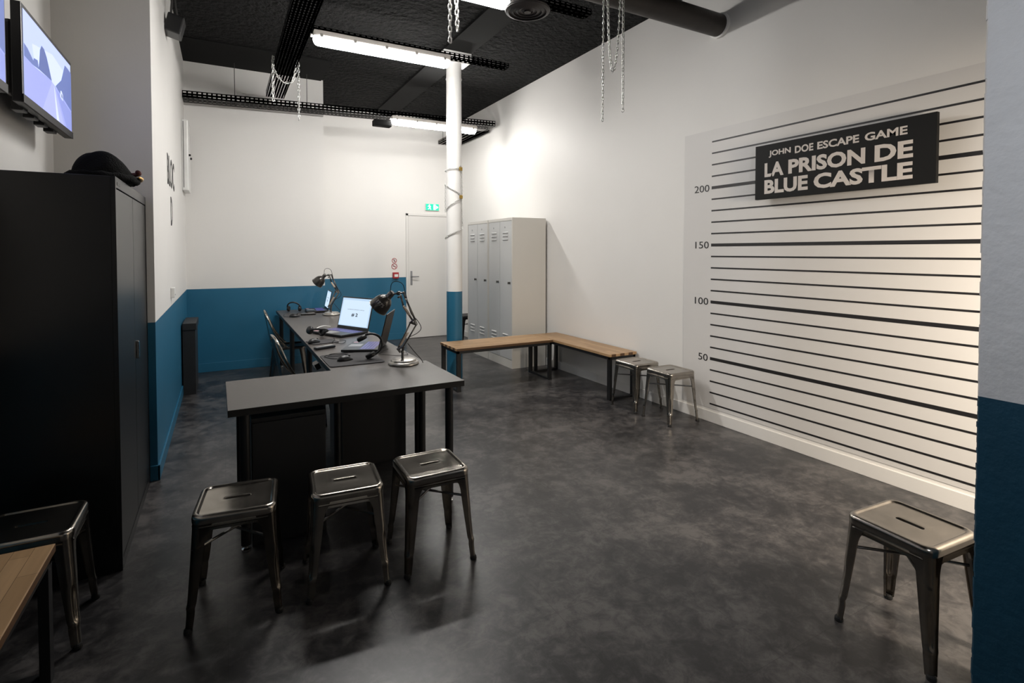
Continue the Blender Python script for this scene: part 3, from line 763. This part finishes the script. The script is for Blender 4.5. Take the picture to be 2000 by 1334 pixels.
# ------------------------------------------------------------------ desks
def desk(label, loc, rz, L, W, leg_pos, H=0.735, r=0.024):
    t = thing('desk', label, 'desk', loc, rz)
    bm = B(); box(bm, 0, L, 0, W, H-0.034, H-0.0015, 0.001); mesh('edge_band', bm, 'desk_edge', t)
    boxo('desktop', 0.001, L-0.001, 0.001, W-0.001, H-0.0015, H, 'desk_top', t)
    for x, y in leg_pos:
        bm = B(); lathe(bm, [(r, 0.035), (r, H-0.034)], (x, y, 0), (0, 0, 1), 20)
        lg = mesh('leg', bm, 'black_metal', t, angle=40)
        bm = B(); lathe(bm, [(0.020, 0), (0.022, 0.006), (0.022, 0.014), (0.010, 0.018), (0.010, 0.035)], (x, y, 0), (0, 0, 1), 16); mesh('foot', bm, 'chrome', lg, angle=40)
    return t
fd = desk('black desk across the front of the row with three stools before it', (0.012, 2.865, 0), D(0.5), 1.243, 0.66, [(0.075, 0.06), (1.165, 0.05), (0.075, 0.60), (1.19, 0.60)])
desk('long black desk running back to the blue wall carrying laptops and lamps', (0.605, 3.538, 0), 0, 0.625, 3.97, [(0.05, 0.07), (0.60, 0.05), (0.05, 1.35), (0.575, 1.35), (0.05, 2.65), (0.575, 2.65), (0.05, 3.85), (0.575, 3.85)], H=0.733)
def pedestal(label, x0, x1, y0, y1, h):
    t = thing('desk_pedestal', label, 'cabinet', (x0, y0, 0))
    boxo('body', 0, x1-x0, 0.018, y1-y0, 0.0, h, 'pedestal_grey', t, 0.002)
    boxo('front_panel', 0.004, x1-x0-0.004, 0, 0.016, 0.02, h-0.02, 'pedestal_grey', t, 0.002)
pedestal('dark grey cabinet under the left half of the front desk', 0.115, 0.475, 2.93, 3.40, 0.655)
pedestal('dark grey cabinet under the near end of the long desk', 0.70, 1.155, 3.70, 4.15, 0.685)

# ------------------------------------------------------------------ cafe chairs behind the desk
def make_chair(label):
    t = thing('metal_chair', label, 'chair', group='metal chairs at the long desk')
    m = 'steel_dark'
    H = 0.45; bm = B(); loops = []
    def sq(h, r):
        return [(x*(1.0 if x > 0 else 0.94), y*(1.0 - 0.06*(0 if x > 0 else 1))) for x, y in rsq(h, r)]
    for h, z in ((0.180, H-0.030), (0.182, H-0.010), (0.178, H-0.002), (0.170, H), (0.160, H-0.002), (0.152, H-0.010), (0.06, H-0.013), (0.004, H-0.013)):
        loops.append([bm.verts.new((x, y, z)) for x, y in sq(h, min(0.05, h*0.5))])
    for a, b in zip(loops, loops[1:]):
        for k in range(len(a)): bm.faces.new((a[k], a[(k+1) % len(a)], b[(k+1) % len(a)], b[k]))
    bm.faces.new(loops[-1]); mesh('seat', bm, m, t, angle=50)
    for sx, sy in ((1, 1), (1, -1), (-1, 1), (-1, -1)):
        bm = B()
        p0 = (sx*0.160, sy*0.160, H-0.02); p1 = (sx*0.20, sy*0.19, 0.012)
        rows = []
        for k in range(9):
            f = k/8; c = Vector(p0).lerp(Vector(p1), f); w = 0.046*(1-f)+0.020*f
            rows.append([bm.verts.new(c + Vector((-sx*w, sy*0.004, 0))), bm.verts.new(c + Vector((-sx*0.008, sy*0.004, 0))), bm.verts.new(c + Vector((sx*0.004, -sy*0.008, 0))), bm.verts.new(c + Vector((sx*0.004, -sy*w, 0)))])
        for a, b in zip(rows, rows[1:]):
            for k in range(3): bm.faces.new((a[k], a[k+1], b[k+1], b[k]))
        bmesh.ops.solidify(bm, geom=bm.faces[:], thickness=0.002); lg = mesh('leg', bm, m, t, angle=60)
        bm = B(); lathe(bm, [(0.013, 0), (0.013, 0.018)], (p1[0]-sx*0.006, p1[1]-sy*0.006, 0), (0, 0, 1), 12); mesh('rubber_foot', bm, 'rubber', lg)
    path = smooth_path([(-0.02, -0.178, H-0.01), (-0.13, -0.182, H+0.13), (-0.205, -0.165, H+0.30), (-0.235, -0.11, H+0.375), (-0.245, 0, H+0.395), (-0.235, 0.11, H+0.375), (-0.205, 0.165, H+0.30), (-0.13, 0.182, H+0.13), (-0.02, 0.178, H-0.01)], 6)
    bm = B(); tube(bm, path, 0.011, 12); mesh('back_hoop', bm, 'steel', t, smooth=True)
    bm = B(); rows = []
    for k in range(8):
        f = k/7; z = H-0.01 + (0.385)*f; x = -0.172 - 0.068*f
        w = 0.085*(1-0.55*f)+0.02
        rows.append([bm.verts.new((x - 0.010*math.cos(PI*s/2), w*s, z)) for s in (-1, -0.6, 0, 0.6, 1)])
    for a, b in zip(rows, rows[1:]):
        for k in range(4): bm.faces.new((a[k], a[k+1], b[k+1], b[k]))
    bmesh.ops.solidify(bm, geom=bm.faces[:], thickness=0.002); mesh('back_splat', bm, m, t, angle=60)
    return t
chair = make_chair('dark steel cafe chair with curved hoop back nearest to the front desk')
chair.location = (0.575, 4.50, 0); chair.rotation_euler = (0, 0, D(4))
copy_thing(chair, (0.645, 6.45, 0), D(-3), 'dark steel cafe chair farther back along the long desk')

# ------------------------------------------------------------------ desk things
DZ2 = 0.735
def make_lamp(label):
    t = thing('desk_lamp', label, 'lamp', group='articulated desk lamps')
    bm = B(); lathe(bm, [(0.098, 0), (0.103, 0.004), (0.103, 0.014), (0.097, 0.020), (0.086, 0.022), (0.082, 0.032), (0.074, 0.035), (0.0, 0.036)], seg=40, capb=False); mesh('base', bm, 'lamp_base', t, angle=45)
    bm = B(); lathe(bm, [(0.009, 0.034), (0.009, 0.085)], (-0.006, 0, 0)); mesh('post', bm, 'steel_dark', t)
    bm = B()
    for y in (-0.0155, 0.0155):
        for a, b in (((-0.037, 0.105), (0.0, 0.118)), ((-0.037, 0.105), (-0.02, 0.082)), ((0.0, 0.118), (-0.008, 0.080))): tube(bm, [(a[0], y, a[1]), (b[0], y, b[1])], 0.006, 6)
    for p in ((-0.037, 0.105), (0.000, 0.118), (-0.02, 0.085)): lathe(bm, [(0.006, -0.02), (0.006, 0.02)], (p[0], 0, p[1]), (0, 1, 0), 10)
    mesh('base_joint', bm, 'steel_dark', t)
    def rods(name, segs, r=0.004):
        bm = B()
        for a, b in segs:
            for y in (-0.012, 0.012): tube(bm, [(a[0], y, a[1]), (b[0], y, b[1])], r, 8)
        return mesh(name, bm, 'steel_dark', t, smooth=True)
    rods('lower_arm', [((-0.037, 0.105), (0.050, 0.285)), ((0.000, 0.118), (0.090, 0.270))])
    rods('upper_arm', [((0.062, 0.300), (0.000, 0.400)), ((0.082, 0.300), (0.016, 0.450)), ((0.0, 0.400), (-0.018, 0.475)), ((0.016, 0.450), (0.0, 0.495))])
    bm = B()
    for y in (-0.016, 0.016):
        for a, b in (((0.05, 0.285), (0.09, 0.27)), ((0.05, 0.285), (0.075, 0.306)), ((0.09, 0.27), (0.075, 0.306))): tube(bm, [(a[0], y, a[1]), (b[0], y, b[1])], 0.006, 6)
    for p in ((0.05, 0.285), (0.09, 0.27), (0.075, 0.306)): lathe(bm, [(0.006, -0.02), (0.006, 0.02)], (p[0], 0, p[1]), (0, 1, 0), 10)
    mesh('elbow_joint', bm, 'steel_dark', t)
    def coil(a, b, r, turns, y):
        a = Vector((a[0], y, a[1])); b = Vector((b[0], y, b[1])); ax = (b-a).normalized(); u = Vector((0, 1, 0)); w = ax.cross(u); n = turns*8
        return [a.lerp(b, k/n) + (u*math.cos(2*PI*k/8) + w*math.sin(2*PI*k/8))*r for k in range(n+1)]
    for a, b in (((-0.022, 0.125), (0.030, 0.215)), ((0.002, 0.395), (0.042, 0.335))):
        for y in (-0.012, 0.012):
            bm = B(); tube(bm, coil(a, b, 0.006, 22, y), 0.0017, 4); mesh('spring', bm, 'spring', t, smooth=True)
    bm = B(); tube(bm, [(-0.095, 0, 0.470), (-0.03, 0, 0.486), (0.012, 0, 0.486)], 0.006, 8); lathe(bm, [(0.013, -0.018), (0.013, 0.018)], (-0.03, 0, 0.484), (0, 1, 0), 14)
    lathe(bm, [(0.007, -0.02), (0.007, 0.02)], (-0.028, 0, 0.458), (0, 1, 0), 10); mesh('head_joint', bm, 'steel_dark', t, smooth=True)
    ax = Vector((-0.70, 0.14, -0.70)).normalized()
    bm = B(); lathe(bm, [(0.016, -0.004), (0.020, 0.0), (0.022, 0.020), (0.021, 0.042), (0.026, 0.048)], (-0.072, 0, 0.488), ax, 24); nk = mesh('shade_neck', bm, 'steel_dark', t, angle=45)
    bm = B(); prof = [(0.024, 0.046), (0.040, 0.058), (0.054, 0.078), (0.062, 0.102), (0.066, 0.130), (0.068, 0.150), (0.072, 0.152)]
    lathe(bm, prof + [(0.070, 0.1525), (0.066, 0.149)] + [(r-0.003, h) for r, h in prof[::-1][2:]], (-0.072, 0, 0.488), ax, 36, capa=False, capb=False)
    sh = mesh('lamp_shade', bm, 'lamp_shade_dark', t, angle=50)
    bm = B(); tube(bm, smooth_path([(-0.085, -0.004, 0.50), (-0.075, -0.01, 0.55), (-0.04, -0.014, 0.565), (0.0, -0.012, 0.545), (0.02, -0.012, 0.48), (0.055, -0.014, 0.35), (0.10, -0.018, 0.30), (0.125, -0.02, 0.25), (0.10, -0.02, 0.215), (0.05, -0.018, 0.19)], 6), 0.0024, 6)
    tube(bm, smooth_path([(0.03, 0.0, 0.14), (0.07, 0.01, 0.085), (0.115, 0.02, 0.03), (0.130, 0.02, 0.003)], 6), 0.0026, 6); mesh('power_cord', bm, 'rubber', t, smooth=True)
    return t, sh, ax
lamp, shade, lax = make_lamp('dark metal articulated desk lamp with round base at the near corner of the desk')
ANG = -D(28.75)
# white lettering on the near lamp's shade, in the shade's own frame
cpos = Vector((-0.072, 0, 0.488)); side = lax.cross(Vector((0, -1, 0))).normalized()
nrm = (Vector((0, -1, 0)) - lax*Vector((0, -1, 0)).dot(lax)).normalized()
def shade_text(s, d, r, w, h):
    tdir = lax.cross(nrm).normalized()
    bm_o = cpos + lax*d + nrm*(r+0.001) - tdir*w/2*(-1 if tdir.x < 0 else 1)
    if tdir.x < 0: tdir = -tdir
    o = text('shade_lettering', s, bm_o, tdir, nrm.cross(tdir), w, h, 'white_plastic', shade, extr=0.0006)
    me = o.data
    for v in me.vertices:          # wrap the letters round the shade
        q = v.co - cpos; a = q.dot(lax); tt = q.dot(tdir); rr = 0.024 + (0.0665-0.024)*min(1, max(0, (a-0.046)/0.055))**0.55 + 0.0008
        v.co = cpos + lax*a + (nrm*math.cos(tt/rr) + tdir*math.sin(tt/rr))*rr
copy_thing(lamp, (1.153, 6.66, DZ2), ANG, 'dark metal articulated desk lamp at the far end of the long desk')
shade_text('1775', 0.105, 0.064, 0.060, 0.020)
lamp.location = (1.075, 3.50, DZ2); lamp.rotation_euler = (0, 0, ANG)

def laptop(label, hinge_l, hinge_r, depth, ang, words, open_h=0.23):
    """hinge_l/hinge_r: ends of the hinge as seen by the user, user sits towards depth side"""
    a = Vector((*hinge_l, 0)); b = Vector((*hinge_r, 0)); u = (b-a).normalized(); w = (b-a).length
    t = thing('laptop', label, 'laptop', (a.x, a.y, DZ2), math.atan2(u.y, u.x), group='laptops on the long desk')
    # local frame: x along hinge, -y towards the user
    bm = B(); box(bm, 0, w, -depth, 0.0, 0.004, 0.022, 0.004); base = mesh('base', bm, 'black_plastic', t)
    bm = B()
    for r in range(5):
        for k in range(14):
            x = w*0.05 + (w*0.9)*k/14; y = -depth*0.52 + depth*0.40*r/5
            box(bm, x+0.001, x+w*0.9/14-0.002, y+0.001, y+depth*0.08-0.003, 0.022, 0.0235)
    mesh('keyboard', bm, 'key_glow', base)
    boxo('touchpad', w*0.33, w*0.62, -depth*0.93, -depth*0.58, 0.022, 0.0226, 'grey_plastic', base)
    boxo('sticker', w*0.04, w*0.14, -depth*0.93, -depth*0.80, 0.022, 0.0224, 'key_pink', base)
    R = Matrix.Translation((0, 0, 0.02)) @ Matrix.Rotation(-D(ang), 4, 'X')
    h = open_h
    bm = B(); box(bm, 0, w, -0.004, 0.004, 0.0, h+0.012, 0.003, M=R); lid = mesh('lid', bm, 'black_plastic', t)
    bm = B(); pts = [R @ Vector(p) for p in ((0.010, -0.0046, 0.028), (w-0.010, -0.0046, 0.028), (w-0.010, -0.0046, h), (0.010, -0.0046, h))]
    quad(bm, pts, 1)
    pts = [R @ Vector(p) for p in ((0.028, -0.0049, 0.036), (w-0.028, -0.0049, 0.036), (w-0.028, -0.0049, h-0.02), (0.028, -0.0049, h-0.02))]
    quad(bm, pts, 0); scr = mesh('screen', bm, ['screen_blue', 'screen_edge'], lid)
    R3 = R.to_3x3(); ux = R3 @ Vector((1, 0, 0)); vz = R3 @ Vector((0, 0, 1))
    if words is None: return t
    text('screen_text', 'LA PRISON DE BLUE CASTLE', R @ Vector((w*0.24, -0.005, h*0.62)), ux, vz, w*0.54, 0.007, 'screen_ink', lid, extr=0.0003)
    text('screen_text', words, R @ Vector((w*0.40, -0.005, h*0.40)), ux, vz, w*0.20, 0.036, 'screen_ink', lid, off=0.03, extr=0.0003)
    return t
# hinge from the user's left to right; users sit at -X
laptop('open black laptop showing # 2 in the middle of the long desk', (0.985, 5.38), (1.185, 4.96), 0.30, 14, '# 2', 0.30)
laptop('open black laptop seen edge-on beside the near desk lamp', (1.190, 4.335), (1.030, 3.995), 0.28, 14, None, 0.265)
laptop('open black laptop at the far end of the long desk behind the far lamp', (1.185, 7.36), (1.165, 6.98), 0.25, 12, '# 1', 0.235)

def mouse(label, x, y, rz):
    t = thing('computer_mouse', label, 'mouse', (x, y, DZ2+0.004), rz, group='black computer mice')
    bm = B(); bmesh.ops.create_uvsphere(bm, u_segments=20, v_segments=12, radius=1)
    for v in bm.verts:
        q = v.co; v.co = Vector((q.x*0.058, q.y*0.033*(1-0.12*q.x), max(0, q.z)*0.036*(1-0.25*q.x)))
    mesh('shell', bm, 'black_plastic', t, smooth=True)
    bm = B(); lathe(bm, [(0.008, -0.003), (0.008, 0.003)], (0.030, 0, 0.026), (0, 1, 0), 14); mesh('wheel', bm, 'rubber', t)
mouse('black computer mouse on the near mouse mat', 0.745, 3.79, D(15))
mouse('black computer mouse in the middle of the long desk', 0.665, 4.66, D(30))
mouse('black computer mouse near the far end of the long desk', 0.735, 6.66, D(-10))
def slab(name, label, cat, x, y, sx, sy, h, m, rz=0, r=0.02):
    bm = B(); a = []
    for q in range(4):
        cx, cy = [(1, 1), (-1, 1), (-1, -1), (1, -1)][q]
        for k in range(6):
            an = q*PI/2 + PI/2*k/5; a.append((cx*(sx/2-r) + r*math.cos(an), cy*(sy/2-r) + r*math.sin(an)))
    lo = [bm.verts.new((p[0], p[1], 0)) for p in a]; hi_ = [bm.verts.new((p[0], p[1], h)) for p in a]
    bm.faces.new(lo[::-1]); bm.faces.new(hi_)
    for k in range(len(a)): bm.faces.new((lo[k], lo[(k+1) % len(a)], hi_[(k+1) % len(a)], hi_[k]))
    o = mesh(name, bm, m); o.location = (x, y, DZ2-0.0005); o.rotation_euler = (0, 0, rz)
    return tag(o, label, cat)
slab('mouse_mat', 'large dark mouse mat at the near corner of the long desk', 'mouse mat', 0.800, 3.84, 0.37, 0.44, 0.004, 'mat_fabric', 0, 0.03)
slab('mouse_mat', 'small black mouse mat in the middle of the long desk', 'mouse mat', 0.735, 4.69, 0.22, 0.20, 0.004, 'mat_fabric', D(10), 0.015)

def headphones(label, loc, rot, s=1.0):
    t = thing('headphones', label, 'headphones', loc, 0, group='black headphones'); t.rotation_euler = rot; lowest = []
    arc = [(0.078*s*math.cos(a), 0, 0.092*s*math.sin(a)) for a in [D(-25)+D(230)*k/22 for k in range(23)]]
    bm = B(); tube(bm, arc, [0.006+0.003*math.sin(PI*k/22) for k in range(23)], 10); mesh('headband', bm, 'black_plastic', t, smooth=True)
    for sx in (1, -1):
        bm = B(); lathe(bm, [(0.020, 0.0), (0.032, 0.004), (0.036, 0.014), (0.036, 0.020)], (sx*0.086*s, 0, -0.022), (-sx, 0, 0), 22); cup = mesh('ear_cup', bm, 'black_plastic', t, angle=50); lowest.append(cup)
        bm = B(); tube(bm, [(sx*0.062*s, 0.026*math.cos(a), -0.022+0.026*math.sin(a)) for a in [2*PI*k/20 for k in range(20)]], 0.010, 8, closed=True); lowest.append(mesh('cushion', bm, 'rubber', cup, smooth=True))
    R_ = t.rotation_euler.to_matrix(); zm = min((R_ @ v.co).z for c in list(t.children)+lowest for v in c.data.vertices)
    t.location.z = DZ2 + 0.0045 - zm
headphones('black headphones standing on edge on the near mouse mat', (0.905, 3.76, DZ2+0.085), (D(-8), D(64), ANG+D(5)))
headphones('black headphones lying by the mouse in the middle of the long desk', (0.735, 4.93, DZ2+0.040), (D(78), D(15), D(30)))
headphones('black headphones lying at the far end of the long desk', (0.79, 7.22, DZ2+0.055), (D(40), D(0), D(-20)))
def handset(label, x, y, rz, m='grey_plastic'):
    t = thing('remote_handset', label, 'handset', (x, y, DZ2), rz)
    bm = B(); box(bm, -0.085, 0.085, -0.022, 0.022, 0, 0.018, 0.006); mesh('case', bm, 'black_plastic', t)
    bm = B(); box(bm, -0.078, 0.078, -0.017, 0.017, 0.018, 0.0205, 0.001)
    mesh('face', bm, m, t)
    bm = B()
    for k in range(6):
        for j in (-1, 0, 1): box(bm, -0.005+k*0.013, 0.003+k*0.013, j*0.010-0.003, j*0.010+0.003, 0.0205, 0.022)
    mesh('buttons', bm, 'white_plastic', t)
handset('silver and black remote handset at the edge of the long desk', 0.700, 4.36, D(22))
handset('small grey handset beside the far laptop on the long desk', 0.905, 6.80, D(0))
# small keypad box fixed under the edge of the long desk
kp = thing('keypad', 'small grey keypad box fixed under the left edge of the long desk', 'keypad', (0.600, 4.05, 0.700), D(90))
bm = B(); box(bm, -0.055, 0.055, 0.0, 0.035, -0.045, -0.001, 0.004, M=Matrix.Rotation(D(-25), 4, 'X')); mesh('case', bm, 'black_plastic', kp)
bm = B()
for i in range(4):
    for j in range(2): box(bm, -0.046+i*0.024, -0.028+i*0.024, 0.035, 0.038, -0.040+j*0.018, -0.026+j*0.018, M=Matrix.Rotation(D(-25), 4, 'X'))
mesh('keys', bm, 'white_plastic', kp)
def cord(label, pts, r=0.0025, m='rubber'):
    bm = B(); tube(bm, smooth_path(pts, 8), r, 6); return tag(mesh('cable', bm, m, smooth=True), label, 'cable')
zc = DZ2+0.004
cord('coiled black mouse cable on the near mouse mat', [(0.73, 3.83, zc+.004), (0.66, 3.90, zc+.004), (0.64, 4.0, zc+.003), (0.70, 4.03, zc+.004), (0.80, 3.97, zc+.006), (0.72, 3.93, zc+.008), (0.66, 3.96, zc+.008), (0.70, 4.05, zc+.006), (0.82, 4.05, zc+.003)])
cord('white cable curling out from behind the # 2 laptop', [(0.95, 5.56, zc+.004), (0.88, 5.52, zc+.02), (0.80, 5.42, zc+.015), (0.78, 5.30, zc+.002)], 0.005, 'white_plastic')
cord('black cable running along the desk between the near laptop and the lamp', [(1.13, 4.08, zc), (1.05, 3.98, zc), (1.02, 3.90, zc), (1.10, 3.80, zc), (1.19, 3.78, zc), (1.215, 3.9, zc)], 0.002)
cord('black mouse cable trailing at the far end of the long desk', [(0.68, 6.66, zc), (0.64, 6.68, zc), (0.625, 6.75, zc), (0.65, 6.95, zc)], 0.0025)
cord('tangled black headphone cable in the middle of the long desk', [(0.86, 4.86, zc), (0.84, 4.72, zc), (0.80, 4.58, zc+.004), (0.86, 4.50, zc), (0.91, 4.60, zc+.005), (0.88, 4.70, zc)], 0.0025)
